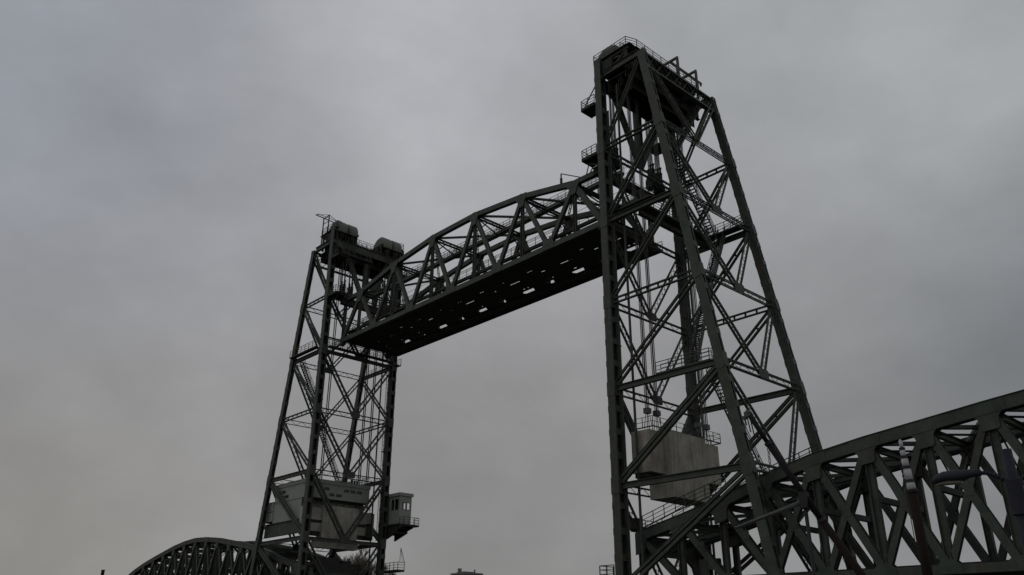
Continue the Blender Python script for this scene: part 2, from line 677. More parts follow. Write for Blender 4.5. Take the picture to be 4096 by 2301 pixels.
    for xg in (.9, 2.6, 4.4):
        ibeam(MB(), (X(xg), YN + .42, 58.25), (X(xg), YF - .42, 58.25), nx, 1.35, .4).build('cross_beam', STEEL_D, fl)
    if s > 0:
        for xg in (.75, 2.2, 3.7):
            MB().box(X(xg), X(xg + .06), YN + .45, YF - .45, 56.9, 58.93).build('deep_plate', STEEL_D, fl)
        for yg in (-.9, 1.0, 2.9, 5.2, 7.2, 9.3):
            MB().box(X(.8), X(3.7), yg, yg + .05, 57.1, 58.9).build('diaphragm', STEEL_D, fl)
    for yg in (-.3, 1.9, 6.3, 8.6):
        ibeam(MB(), (X(-.3), yg, 58.5), (X(5.4), yg, 58.5), ny, .85, .3).build('cross_beam', STEEL_D, fl)
    for y in (YN + 0.2, 1.7, 6.5, YF - 0.2):
        mb = MB()
        mb.box(X(-0.6), X(4.1), y - 0.12, y + 0.12, 61.5, 61.92)
        mb.box(X(-0.3), X(0.15), y - 0.1, y + 0.1, 59.15, 61.49)
        mb.box(X(3.5), X(3.9), y - 0.1, y + 0.1, 59.15, 61.49)
        mb.beam((X(0.1), y, 59.3), (X(3.6), y, 61.4), ny, 0.3, 0.12)
        mb.box(X(0.4), X(1.9), y - 0.3, y + 0.3, 59.9, 61.45)
        mb.build('bearing_frame', STEEL_D, T)
    mb = MB().box(X(3.6), X(3.66), YN + 0.5, YF - 0.5, 59.2, 61.3)
    mb.build('dark_backing', STEEL_D, T)  # dark sheet added to stand for the shaded interior below the hoods
    # sheaves with their rounded hoods, two pairs
    for yc in (-1.15, 0.75, 7.45, 9.35):
        hw = 0.86
        cx, cz, r = 0.95, 61.7, 1.95
        sh = MB().tube((X(cx), yc - 0.35, cz - .1), (X(cx), yc + 0.35, cz - .1), 1.72, None, 28).build('sheave', STEEL_D, T)
        MB().tube((X(cx), yc - 0.8, cz - .1), (X(cx), yc + 0.8, cz - .1), 0.2, None, 12).build('axle', STEEL_D, sh)
        hd = MB()
        nseg = 22
        rings = [(-hw, r - .36), (-hw + .2, r), (hw - .2, r), (hw, r - .36)]
        for yy, rr in rings:
            b0 = len(hd.v)
            for i_ in range(nseg + 1):
                t = math.pi * (i_ / nseg * 1.16 - .08)
                hd.v.append(Vector((X(cx + rr * math.cos(t)), yc + yy, cz + rr * math.sin(t))))
        m_ = nseg + 1
        for a_ in range(3):
            for i_ in range(nseg):
                hd.f.append((a_ * m_ + i_, a_ * m_ + i_ + 1, (a_ + 1) * m_ + i_ + 1, (a_ + 1) * m_ + i_))
        hd.f.append(tuple(range(m_)))
        hd.f.append(tuple(range(4 * m_ - 1, 3 * m_ - 1, -1)))
        hd.build('sheave_hood', HOOD, sh)
    # walk level above, with railings
    zt = 61.92
    wk = MB().box(X(2.9), X(4.5), YN - 0.1, YF + 0.1, zt, zt + 0.06)
    wk.box(X(-0.7), X(2.9), YN - .15, YN + .25, zt, zt + .06)
    wk.box(X(-0.7), X(2.9), YF - .25, YF + .15, zt, zt + .06)
    wk.build('top_walkway', STEEL_D, T)
    railing('top_railing', [(X(-.7), YN + .6, zt), (X(-.7), YN - .1, zt), (X(4.0), YN - .1, zt), (X(4.5), YN + 1.2, zt), (X(4.5), YF + .1, zt), (X(-.7), YF + .1, zt), (X(-.7), YF - .6, zt)], T, rails=(1.1, .75, .4), r=.03)
    railing('railing', [(X(2.95), YN + .2, zt), (X(2.95), YF - .2, zt)], T, r=.028)
    m = MB()
    yk = YN + .4
    while yk < YF - 1:
        m.rod((X(3.2), yk, zt), (X(3.2), yk + .8, zt + 1.05), .025)
        m.rod((X(3.2), yk + .8, zt), (X(3.2), yk, zt + 1.05), .025)
        yk += .9
    m.build('mesh_guard', STEEL, T)
    # machinery lumps behind the sheaves
    mb = MB()
    for y in (0.2, 2.6, 5.4, 8.6):
        mb.box(X(3.0), X(4.0), y, y + 0.9, 60.0, 61.1)
        mb.tube((X(3.4), y - .5, 60.9), (X(3.4), y + 1.5, 60.9), 0.28, None, 10)
    mb.build('drive_shaft', STEEL_D, T)
    # hoisting frame on the roof
    if s > 0:
        for y in (5.98, 9.58):
            fr = MB()
            fr.beam((X(4.9), y, 60.2), (X(4.9), y, 64.05), ny, 0.24, 0.24)
            fr.beam((X(3.0), y, 60.2), (X(3.0), y, 64.05), ny, 0.22, 0.22)
            fr.beam((X(2.9), y, 64.15), (X(5.0), y, 64.15), ny, 0.24, 0.24)
            fr.build('hoist_frame', STEEL, T)
        mb = MB().beam((X(4.08), 5.7, 63.9), (X(4.08), 11.9, 63.9), (0, 0, 1), 0.14, 0.24)
        mb.box(X(4.0), X(4.16), 11.6, 11.8, 63.5, 63.8)
        mb.build('hoist_rail', STEEL, T)
    else:
        for x in (2.5, 4.2):
            MB().beam((X(x), YN + .1, 60.3), (X(x), YN + .1, 65.2), ny, 0.15, 0.15).build('davit_post', STEEL, T)
        mb = MB()
        mb.beam((X(2.4), YN + .1, 65.25), (X(4.3), YN + .1, 65.25), ny, 0.12, 0.12)
        mb.beam((X(2.5), YN + .1, 64.2), (X(4.2), YN + .1, 64.2), ny, 0.08, 0.08)
        mb.beam((X(4.2), -3.7, 65.45), (X(4.2), .3, 65.2), (0, 0, 1), .16, .1)
        mb.beam((X(3.7), -3.6, 65.45), (X(3.4), .3, 65.2), (0, 0, 1), .08, .06)
        mb.rod((X(2.5), YN + .1, 65.3), (X(4.2), -3.6, 65.5), .03)
        mb.rod((X(2.5), YN + .1, 65.3), (X(2.6), .4, 64.3), .03)
        mb.build('davit_arm', STEEL, T)
    # ---- cantilever platforms in front of the near and far leg
    for y_, dy in ((YN, 1), (YF, -1)):
        for z, xo in ((56.4, -2.6), (49.95, -2.75)):
            ya, yb = y_ - 0.4 * dy, y_ + 1.5 * dy
            p = MB().box(X(xo), X(-0.54), ya, yb, z, z + 0.12)
            p.box(X(xo), X(-0.54), ya - .03 * dy, ya, z - .12, z + .22)
            p.box(X(xo) - .03, X(xo), ya, yb, z - .12, z + .22)
            pl = p.build('platform', STEEL_D, T)
            railing('railing', [(X(-.6), ya, z + .12), (X(xo + .05), ya, z + .12), (X(xo + .05), yb, z + .12)], pl, sp=.8, r=.03)
            m = MB()
            if z > 55:
                m.rod((X(xo + .1), y_ + .3 * dy, z + 1.1), (X(-.5), y_ + .3 * dy, z + 3.4), .05)
                m.rod((X(xo + .1), y_ + .3 * dy, z), (X(xo + .1), y_ + .3 * dy, z + 1.15), .04)
            else:
                m.beam((X(xo + .2), y_ + .3 * dy, z - .1), (X(-.5), y_ + .3 * dy, z - 1.3), ny, .14, .14)
            m.build('bracket', STEEL, pl)
    if s < 0:
        p = MB().box(X(-1.4), X(-.66), YN - .2, 4.3, 57.3, 57.42)
        pl = p.build('service_platform', STEEL_D, T)
        railing('railing', [(X(-.7), YN - .2, 57.42), (X(-1.4), YN - .2, 57.42), (X(-1.4), 4.3, 57.42), (X(-.7), 4.3, 57.42)], pl, sp=1.1, r=.03)
        m = MB()
        for y in (YN + .1, 1.0, 4.1):
            m.rod((X(-1.3), y, 57.4), (X(-.6), y, 58.9), .04)
        m.build('hanger', STEEL, pl)
    # ---- gallery walkways
    z = ZL[2] + 0.4
    g = MB()
    if s > 0:
        g.box(X(0.6), X(5.6), YN + .3, YN + 1.1, z + .5, z + .58)
        gw = g.build('gallery', STEEL_D, T)
        railing('railing', [(X(.8), YN + .32, z + .58), (X(5.5), YN + .32, z + .58), (X(5.5), YN + 1.05, z + .58)], gw, sp=1.2, r=.028, rails=(1.1, .85, .6, .35))
        m = MB()
        ibeam(m, (X(4), YN + .3, ZL[2] - .15), (X(4), YF - .3, ZL[2] - .15), (1, 0, 0), .75, .5)
        m.box(X(3.7), X(4.8), YN + .3, YF - .3, ZL[2] + .25, ZL[2] + .33)
        cb = m.build('cross_gallery', STEEL, T)
        railing('railing', [(X(3.7), YN + .5, ZL[2] + .33), (X(3.7), YF - .4, ZL[2] + .33)], cb, sp=1.3, r=.028)
        railing('railing', [(X(4.8), YN + .5, ZL[2] + .33), (X(4.8), YF - .4, ZL[2] + .33)], cb, sp=1.3, r=.028)
        g = MB().box(X(4.6), X(8.8), YF - 1.3, YF - .3, ZL[2] + .35, ZL[2] + .43)
        gw = g.build('gallery', STEEL_D, T)
        railing('railing', [(X(4.6), YF - 1.25, ZL[2] + .43), (X(8.8), YF - 1.25, ZL[2] + .43)], gw, sp=1.1, r=.028)
        railing('railing', [(X(8.9), YF - .9, ZL[2] + .43), (X(5.0), YF + .1, ZL[2] + .43)], gw, sp=1.1, r=.028)
        z = ZL[4] + .38
        g = MB().box(X(4.8), X(11.2), YN + .32, YN + 1.15, z, z + .1)
        gw = g.build('gallery', STEEL_D, T)
        railing('railing', [(X(4.8), YN + .34, z + .1), (X(10.6), YN + .34, z + .1)], gw, sp=1.3, r=.03)
        railing('railing', [(X(10.6), YN + .34, z + .1), (X(10.9), YN + 2.6, z + .1)], gw, sp=1.0, r=.028)
        railing('railing', [(X(4.8), YN + 1.1, z + .1), (X(10.4), YN + 1.1, z + .1)], gw, sp=1.3, r=.026)
    else:
        g = MB().box(X(-.9), X(-.25), YN + .4, YF - .4, z, z + .1)
        gw = g.build('gallery', STEEL_D, T)
        for zz in (0.1,):
            railing('railing', [(X(-.88), YN + .4, z + .1), (X(-.88), YF - .4, z + .1)], gw, sp=1.2, r=.03, rails=(1.3, 1.0, .75, .5, .25))
            railing('railing', [(X(-.28), YN + .4, z + .1), (X(-.28), YF - .4, z + .1)], gw, sp=1.2, r=.03, rails=(1.3, .7, .35))
        m = MB()
        m.beam((X(-.6), YN + .4, z + 1.5), (X(-.6), YF - .4, z + 1.5), nx, .16, .3)
        m.build('top_rail', STEEL, gw)
        g = MB().box(X(.6), X(8.6), YN - .9, YN - .26, z, z + .1)
        gw = g.build('gallery', STEEL_D, T)
        railing('railing', [(X(.6), YN - .88, z + .1), (X(8.6), YN - .88, z + .1)], gw, sp=1.2, r=.03)
        g = MB().box(X(-.9), X(8.6), YF - .1, YF + .9, z - .2, z - .1)
        gw = g.build('gallery', STEEL_D, T)
        railing('railing', [(X(-.9), YF + .85, z - .1), (X(8.6), YF + .85, z - .1)], gw, sp=1.2, r=.03)
    # ---- stairs
    up_ = (1, 0, 0)
    if s > 0:
        stair((X(5.0), 3.6, 50.4), (X(4.75), 9.9, 42.1), .85, T, up_)
        stair((X(5.2), 9.4, 59.3), (X(5.1), 4.0, 50.7), .8, T, up_)
        stair((X(5.9), 9.9, 42.0), (X(6.9), 5.4, 35.2), .85, T, up_)
        stair((X(6.9), 5.2, 35.1), (X(8.3), -.9, 24.6), .85, T, up_)
        stair((X(8.9), 0.7, 24.2), (X(9.4), 6.6, 14.9), .85, T, up_)
        for (x, y, z_) in ((5.0, 3.2, 50.4), (6.9, 5.4, 35.1), (8.6, -.4, 24.3)):
            MB().box(X(x - .6), X(x + .8), y - 1.1, y + .3, z_ - .1, z_).build('landing', STEEL_D, T)
    else:
        stair((X(8.2), -1.2, 41.6), (X(8.8), 4.0, 33.0), .85, T, up_)
        stair((X(8.9), 3.0, 32.9), (X(10.6), 8.9, 24.0), .85, T, up_)
        stair((X(5.4), 8.6, 50.6), (X(6.4), 1.0, 42.0), .85, T, up_)
    # ladder on the inside of each front leg, in hoops
    for y, sy in ((YN, 1), (YF, -1)):
        m = MB()
        yy = y + sy * .75
        for dx in (-.2, .2):
            m.rod((X(.25) + dx, yy, 15), (X(.25) + dx, yy, 49), .03)
        zz = 15.2
        while zz < 49:
            m.rod((X(.25) - .2, yy, zz), (X(.25) + .2, yy, zz), .02)
            zz += .6
        for zz in range(16, 49, 6):
            m.box(X(.1), X(.5), y + sy * .4, yy + sy * .12, zz, zz + .12)
        m.build('ladder', STEEL, T)
    # guide rail for the counterweight
    for y in (YN + .95, YF - .95):
        MB().beam((X(1.6), y, 6), (X(1.6), y, 58.5), nx, .14, .2).build('guide_rail', STEEL, T)
    # cable duct
    m = MB()
    m.rod((X(.7), YN + .2, 6), (X(.7), YN + .2, 55), .05)
    m.rod((X(.85), YN + .2, 6), (X(.85), YN + .2, 55), .035)
    m.build('cable_duct', STEEL, T)
    return T, X


TR, XR = tower(1, 0.0, 'tall dark green lattice lift tower nearest the camera, right of the raised span')
TL, XL = tower(-1, -56.0, 'farther dark green lattice lift tower left of the raised span, with pale machine house')


# ------------------------------------------------------------------ counterweights with ropes
def counterweight(X, s, label):
    W = root('counterweight', (X(2.4), YM, 13.6), label, 'counterweight', 'concrete counterweights in the towers')
    if s > 0:
        MB().box(X(.9), X(3.6), 1.15, 6.75, 13.65, 19.7).build('concrete_core', CONC, W)
        for y0, y1 in ((-1.0, 1.14), (7.06, 9.95)):
            m = MB()
            m.box(X(.78), X(2.85), y0, y1, 15.75, 19.6)
            m.build('concrete_arm', CONC, W)
            MB().box(X(.9), X(2.3), y0 + .15, y1 - .02, 15.35, 15.74).build('steel_shoe', STEEL_D, W)
        f = 3.6
    else:
        f = 1.5
        MB().box(X(f), X(2.9), 1.2, 7.05, 14.93, 19.4).build('concrete_core', CONC, W)
        MB().box(X(f - .02), X(2.9), .5, 7.35, 13.6, 14.9).build('concrete_base', CONC, W)
        for y0, y1 in ((-1.75, 1.19), (7.06, 10.0)):
            MB().box(X(f + .25), X(2.85), y0, y1, 15.75, 19.0).build('concrete_arm', CONC, W)
            MB().box(X(f + .4), X(2.8), y0 + .1, y1, 15.2, 15.74).build('steel_shoe', STEEL_D, W)
    zt = 19.75 if s > 0 else 19.1
    # rail round the top
    railing('railing', [(X(.9), -.9, zt), (X(3.3), -.9, zt), (X(3.3), 9.8, zt), (X(.9), 9.8, zt)] if s > 0 else
            [(X(2.0), -1.6, zt), (X(2.8), -1.6, zt), (X(2.8), 9.8, zt), (X(2.0), 9.8, zt)], W, sp=1.2, r=.028, h=1.0, rails=(1.0, .55))
    for yc in (-1.15 + .6, 0.75 + .1, 7.35, 8.75):
        rp = MB()
        xx = 2.5
        for k in range(4):
            dx, dy = (k % 2) * .16 - .08, (k // 2) * .3 - .15
            rp.rod((X(xx) + dx, yc + dy, 21.6), (X(xx) + dx * .8, yc + dy, 60.6), .03)
            for j in range(2):
                rp.rod((X(xx) + dx * 2.2, yc + dy * 2.6 + j * .05, 19.7), (X(xx) + dx, yc + dy, 21.2), .018)
        rr = rp.build('rope', ROPE, W)
        MB().box(X(xx) - .26, X(xx) + .26, yc - .28, yc + .28, 21.15, 21.65).build('rope_clamp', GREYT, rr)
    return W


counterweight(XR, 1, 'large streaked concrete counterweight hanging low inside the nearer right tower')
counterweight(XL, -1, 'streaked concrete counterweight below the pale machine house in the left tower')

# ------------------------------------------------------------------ machine house in the left tower
H = root('machine_house', (-62.4, 3.6, 17.4), 'pale clad machine house with small dark windows, inside the left tower', 'machine house')
MB().box(-67.2, -57.6, -1.5, 8.75, 20.3, 22.35).build('upper_wall', PANEL, H)
MB().box(-67.2, -59.0, -1.5, 8.75, 17.35, 20.27).build('lower_wall', PANEL, H)
MB().box(-70.3, -67.22, -1.6, 4.0, 17.75, 20.5).build('annex_wall', PANEL, H)
rf = MB().box(-67.3, -57.5, -1.6, 8.85, 22.38, 22.95).box(-65, -60, 1, 6, 22.96, 23.25).build('roof', PANEL, H)
MB().box(-67.24, -57.56, -1.54, 8.79, 20.27, 20.33).box(-70.35, -67.2, -1.65, 4.05, 19.1, 19.17).box(-70.35, -67.2, -1.65, 4.05, 20.45, 20.55).build('trim', STEEL, H)


def window(parent, x0, x1, y0, y1, z0, z1, face):
    """a small framed window let into a wall; face: 'x' (+X wall) or 'y' (-Y wall)"""
    f = MB()
    t = .05
    if face == 'x':
        f.box(x0, x0 + .04, y0, y1, z0, z0 + t).box(x0, x0 + .04, y0, y1, z1 - t, z1)
        f.box(x0, x0 + .04, y0, y0 + t, z0 + t, z1 - t).box(x0, x0 + .04, y1 - t, y1, z0 + t, z1 - t)
        fr = f.build('window', STEEL, parent)
        MB().box(x0, x0 + .015, y0 + t, y1 - t, z0 + t, z1 - t).build('pane', GLASS, fr)
    else:
        f.box(x0, x1, y0 - .04, y0, z0, z0 + t).box(x0, x1, y0 - .04, y0, z1 - t, z1)
        f.box(x0, x0 + t, y0 - .04, y0, z0 + t, z1 - t).box(x1 - t, x1, y0 - .04, y0, z0 + t, z1 - t)
        fr = f.build('window', STEEL, parent)
        MB().box(x0 + t, x1 - t, y0 - .015, y0, z0 + t, z1 - t).build('pane', GLASS, fr)


for ya, yb, z in ((1.1, 1.9, 21.7), (4.4, 5.2, 21.75), (5.5, 6.3, 21.75), (6.6, 7.4, 21.75), (2.0, 2.8, 20.95), (3.1, 4.0, 20.95)):
    window(H, -57.598, 0, ya, yb, z - .2, z + .2, 'x')
for xa, xb_, z in ((-65.9, -65.1, 21.7), (-64.9, -64.2, 21.7), (-65.0, -64.1, 20.95), (-63.9, -63.1, 20.95)):
    window(H, xa, xb_, -1.502, 0, z - .2, z + .2, 'y')
MB().box(-70.4, -57.7, -1.2, 8.5, 16.9, 17.3).build('floor_slab', STEEL_D, H)
for y in (-1.5, 8.7):
    m = MB()
    m.box(-69.3, -56.6, y - .03, y + .03, 15.55, 17.3)
    m.box(-69.3, -56.6, y - .25, y + .25, 17.31, 17.37)
    m.box(-69.3, -56.6, y - .25, y + .25, 15.48, 15.54)
    m.build('carrying_girder', STEEL, H)
railing('roof_railing', [(-58.0, 5.6, 22.95), (-58.0, 8.6, 22.95), (-61.5, 8.6, 22.95)], H, sp=.9, r=.03)
m = MB()
for i in range(10):
    m.box(-60.5 + .3 * (i % 3), -60.1 + .3 * (i % 3), 5.2 + .32 * i, 5.35 + .32 * i, 22.95, 23.6 + .3 * (i % 2))
m.build('roof_vent', STEEL_D, H)

# control cabin on brackets beyond the far front leg
Cb = root('control_cabin', (-54.8, 12.3, 16.3), 'small pale control cabin with railed balcony jutting out beside the left tower', 'cabin')
w = MB()
w.box(-57.2, -53.1, 11.15, 11.23, 17.35, 19.3).box(-57.2, -55.15, 11.15, 11.23, 19.3, 20.9).box(-53.35, -53.1, 11.15, 11.23, 19.3, 20.9)
w.box(-57.2, -53.1, 11.15, 11.23, 20.9, 21.3)
w.box(-53.1, -53.02, 11.15, 13.25, 17.35, 19.35).box(-53.1, -53.02, 11.15, 13.25, 20.4, 21.3)
w.box(-53.1, -53.02, 11.15, 11.6, 19.35, 20.4).box(-53.1, -53.02, 13.05, 13.25, 19.35, 20.4)
w.box(-57.2, -53.1, 13.17, 13.25, 17.35, 18.9).box(-57.2, -53.1, 13.17, 13.25, 20.6, 21.3).box(-57.2, -55.0, 13.17, 13.25, 18.9, 20.6)
w.box(-57.2, -57.12, 11.23, 13.17, 17.35, 21.3)
w.build('wall', PANEL, Cb)
MB().box(-57.4, -52.85, 10.95, 13.45, 21.3, 21.75).build('roof', PANEL, Cb)
for xa, xb_ in ((-55.12, -54.5), (-54.25, -53.4)):
    m = MB().box(xa, xb_, 11.16, 11.24, 19.3, 19.36).box(xa, xb_, 11.16, 11.24, 20.84, 20.9)
    m.box(xa, xa + .08, 11.16, 11.24, 19.36, 20.84).box(xb_ - .08, xb_, 11.16, 11.24, 19.36, 20.84).build('window_frame', STEEL, Cb)
for ya, yb in ((11.62, 12.3), (12.36, 13.04)):
    m = MB().box(-53.12, -53.0, ya, yb, 19.36, 19.42).box(-53.12, -53.0, ya, yb, 20.34, 20.4)
    m.box(-53.12, -53.0, ya, ya + .08, 19.42, 20.34).box(-53.12, -53.0, yb - .08, yb, 19.42, 20.34).build('window_frame', STEEL, Cb)
MB().box(-54.5, -54.25, 11.17, 11.23, 19.3, 20.9).build('wall_pier', PANEL, Cb)
MB().box(-57.3, -52.9, 11.0, 13.4, 17.1, 17.34).build('floor', STEEL_D, Cb)
b = MB().box(-53.0, -51.9, 11.2, 14.0, 16.95, 17.1).build('balcony', STEEL_D, Cb)
railing('railing', [(-53.0, 11.25, 17.1), (-51.95, 11.25, 17.1), (-51.95, 13.95, 17.1), (-53.0, 13.95, 17.1)], b, sp=.9, r=.03)
m = MB()
for y in (11.3, 13.1):
    m.prism([(-56.6, y, 17.1), (-52.2, y, 16.95), (-52.2, y, 16.75), (-53.6, y, 16.4), (-53.6, y, 16.1), (-56.6, y, 15.2)], (0, 1, 0), .12)
m.box(-56.6, -53.0, 11.3, 13.1, 16.6, 16.95)
m.box(-56.6, -53.8, 11.3, 13.1, 16.0, 16.3)
m.build('bracket', STEEL_D, Cb)

# small landing low on the left tower
Pl = root('landing_platform', (-53.6, 11.4, 10.7), 'small railed landing with triangular frame at the foot of the left tower', 'platform')
MB().box(-56.4, -52.3, 10.9, 12.1, 10.65, 10.82).build('deck', STEEL_D, Pl)
railing('railing', [(-56.4, 10.95, 10.82), (-52.35, 10.95, 10.82), (-52.35, 12.05, 10.82)], Pl, sp=1.1, r=.035)
m = MB().rod((-52.35, 12.05, 11.9), (-52.5, 11.4, 13.9), .03).rod((-52.6, 11.4, 11.9), (-52.5, 11.4, 13.9), .025)
m.rod((-52.45, 11.75, 11.9), (-52.5, 11.4, 13.9), .015)
m.build('signal_frame', STEEL, Pl)

# ------------------------------------------------------------------ the raised span
SP = root('lift_span', (-28.3, YM, 42.8), 'dark green riveted truss span raised high between the two towers', 'bridge span')
LX = [-54.4, -46.1, -37.2, -28.3, -19.4, -10.5, -2.2]
UX = [(LX[i] + LX[i + 1]) / 2 for i in range(6)]
ZB = 43.07
UH = [6.61, 8.41, 9.36, 9.36, 8.41, 6.61]
YT = (0.0, 8.2)
ny = (0, 1, 0)


def plates(p, q, wi, wy, nm, parent, y, t=.04):
    """box member with two side plates, top and bottom"""
    m = MB()
    for sn in (-1, 1):
        m.beam(p, q, ny, wi, t, 0, sn * (wy / 2 - t / 2))
    m.beam(p, q, ny, t, wy - 2 * t, (wi / 2 - t))
    m.beam(p, q, ny, t, wy - 2 * t, -(wi / 2 - t))
    for sn in (-1, 1):
        for si in (-1, 1):
            m.beam(p, q, ny, .03, .1, si * (wi / 2 + .012), sn * (wy / 2 - .04))
    return m.build(nm, STEEL, parent)


for y in YT:
    zc = ZB if y == 0 else ZB - .05
    plates((LX[0] - .3, y, zc), (LX[-1] + .3, y, zc), .62, .5, 'bottom_chord', SP, y)
    top = [Vector((UX[i], y, ZB + UH[i])) for i in range(6)]
    for a, b in zip(top[:-1], top[1:]):
        plates(a, b, .6, .52, 'top_chord', SP, y)
    for j in range(1, 5):
        d2 = (top[j + 1] - top[j - 1]).normalized()
        MB().beam(top[j] - d2 * .3, top[j] + d2 * .3, ny, .05, .56, .325).build('cap_plate', STEEL, SP)
        MB().beam(top[j] - d2 * .3, top[j] + d2 * .3, ny, .05, .56, -.325).build('cap_plate', STEEL, SP)
    # level horns that reach the hoisting girders
    for j, xe in ((0, LX[0]), (5, LX[-1])):
        plates(top[j], Vector((xe, y, top[j].z - .1)), .55, .5, 'top_chord_horn', SP, y)
        ibeam(MB(), (xe, y, ZB + .3), (xe, y, ZB + 6.3), ny, .42, .42).build('end_post', STEEL, SP)
    for i in range(6):
        u = top[i]
        for k, x in ((0, LX[i]), (1, LX[i + 1])):
            endp = (i == 0 and k == 0) or (i == 5 and k == 1)
            wi = .62 if endp else .46
            plates(Vector((x + (.22 if k == 0 else -.22), y, ZB + .3)), u - Vector((.1 if k == 0 else -.1, 0, .3)), wi, .38,
                   'end_diagonal' if endp else 'diagonal', SP, y)
        ibeam(MB(), (u.x, y, ZB + .3), (u.x, y, u.z - .3), ny, .36, .36).build('vertical', STEEL, SP)
        # gusset plates: upper and lower joints
        for sy in (-1, 1):
            pts = [(-.95, .25), (.95, .25), (.95, -.25), (.6, -.75), (.42, -1.35), (.2, -1.5), (-.2, -1.5), (-.42, -1.35), (-.6, -.75), (-.95, -.25)]
            MB().prism([(u.x + a_, y + sy * .275, u.z + b_) for a_, b_ in pts], ny, .015).build('gusset_plate', STEEL, SP)
    for i in range(1, 6):
        for sy in (-1, 1):
            pts = [(-.95, -.28), (.95, -.28), (.95, .25), (.62, 1.1), (.35, 1.25), (0, .75), (-.35, 1.25), (-.62, 1.1), (-.95, .25)]
            MB().prism([(LX[i] + a_, y + sy * .27, ZB + b_) for a_, b_ in pts], ny, .015).build('gusset_plate', STEEL, SP)
# floor: beams, stringers, plates
XB = [LX[0] + i * (LX[-1] - LX[0]) / 12 for i in range(13)]
XB = sorted([x for x in LX] + [u for u in UX])
for x in XB:
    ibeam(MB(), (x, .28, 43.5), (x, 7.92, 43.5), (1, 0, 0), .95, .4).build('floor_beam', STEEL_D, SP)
    MB().prism([(x, 8.48, 43.5), (x, 10.2, 43.1), (x, 10.2, 42.95), (x, 8.48, 42.75)], (1, 0, 0), .04).build('bracket', STEEL_D, SP)
for y in (1.2, 2.6, 5.95):
    m = MB()
    ibeam(m, (LX[0], y, 43.65), (LX[-1], y, 43.65), ny, .6, .3)
    m.build('stringer', STEEL_D, SP)
rng = random.Random(3)
for i in range(len(XB) - 1):
    a, b = XB[i] + .02, XB[i + 1] - .02
    L = b - a
    h = L * (rng.uniform(.46, .56) if i % 2 else rng.uniform(.32, .40))
    c0 = a + L * .30

    def strip(y0, y1, gaps):
        """plates from a to b along the span, leaving the given gaps open"""
        xx = a
        for g0, g1 in gaps:
            if g0 > xx:
                m.box(xx, g0, y0, y1, 43.0, 43.04)
            xx = g1
        if xx < b:
            m.box(xx, b, y0, y1, 43.0, 43.04)
    m = MB()
    strip(.36, 1.7, [])
    strip(1.7, 2.88, [])
    g = a + L * .48
    strip(2.88, 3.02, [(g, g + .2), (g + .5, g + .7)] if i % 2 else [(g, g + .9)])
    strip(3.02, 3.96, [])
    q = L * .42
    strip(3.96, 4.12, [(b - .25 - q, b - .25)] if i % 2 else [(b - .3 - q * .35, b - .3)])
    strip(4.12, 4.6, [])
    strip(4.6, 4.8, [(b - .8, b - .62)])
    strip(4.8, 6.08, [])
    g = a + L * .56
    strip(6.08, 6.26, [(g, g + .3), (g + .8, g + 1.0)] if i % 3 else [(g, g + .45)])
    strip(6.26, 6.75, [])
    m.prism([(a, 6.75, 43.02), (c0, 6.75, 43.02), (c0 + .5, 7.62, 43.02), (a, 7.62, 43.02)], (0, 0, 1), .02)
    m.prism([(c0 + h, 6.75, 43.02), (b, 6.75, 43.02), (b, 7.62, 43.02), (c0 + h - .5, 7.62, 43.02)], (0, 0, 1), .02)
    strip(7.62, 7.9, [])
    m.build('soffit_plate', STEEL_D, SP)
    m = MB()
    m.box(a, b, 1.0, 2.4, 44.1, 44.15).box(a, b, 2.45, 4.38, 44.1, 44.15).box(a, b, 4.72, 5.45, 44.1, 44.15).box(a, b, 5.85, 6.1, 44.1, 44.15).box(a, b, 6.35, 7.1, 44.1, 44.15)
    m.build('deck_plate', STEEL_D, SP)
for y in (1.2, 2.6, 5.05, 6.8):
    MB().box(LX[0], LX[-1], y - .07, y + .07, 44.16, 44.34).build('rail', RUST, SP)
ww = MB().box(LX[0], LX[-1], 8.5, 10.2, 43.12, 43.2).box(LX[0], LX[-1], 10.15, 10.25, 42.95, 43.3).build('side_walkway', STEEL_D, SP)
railing('railing', [(LX[0], 10.15, 43.2), (LX[-1], 10.15, 43.2)], ww, sp=1.5, r=.028)
wn2 = MB().box(LX[0] + .3, LX[-1] - .3, .62, .95, 44.32, 44.62).build('kerb_walkway', STEEL_D, SP)
railing('railing', [(LX[0], .7, 44.62), (LX[-1], .7, 44.62)], wn2, sp=1.4, r=.026)
# centre walkway at mid height, carrying the equalising shaft
cw = MB()
cw.box(LX[0] + .4, LX[-1] - .4, 3.75, 4.45, 50.95, 51.3)
cw = cw.build('centre_walkway', STEEL, SP)
railing('railing', [(LX[0] + .4, 3.8, 51.3), (LX[-1] - .4, 3.8, 51.3)], cw, sp=1.25, r=.024)
railing('railing', [(LX[0] + .4, 4.42, 51.3), (LX[-1] - .4, 4.42, 51.3)], cw, sp=1.25, r=.022)
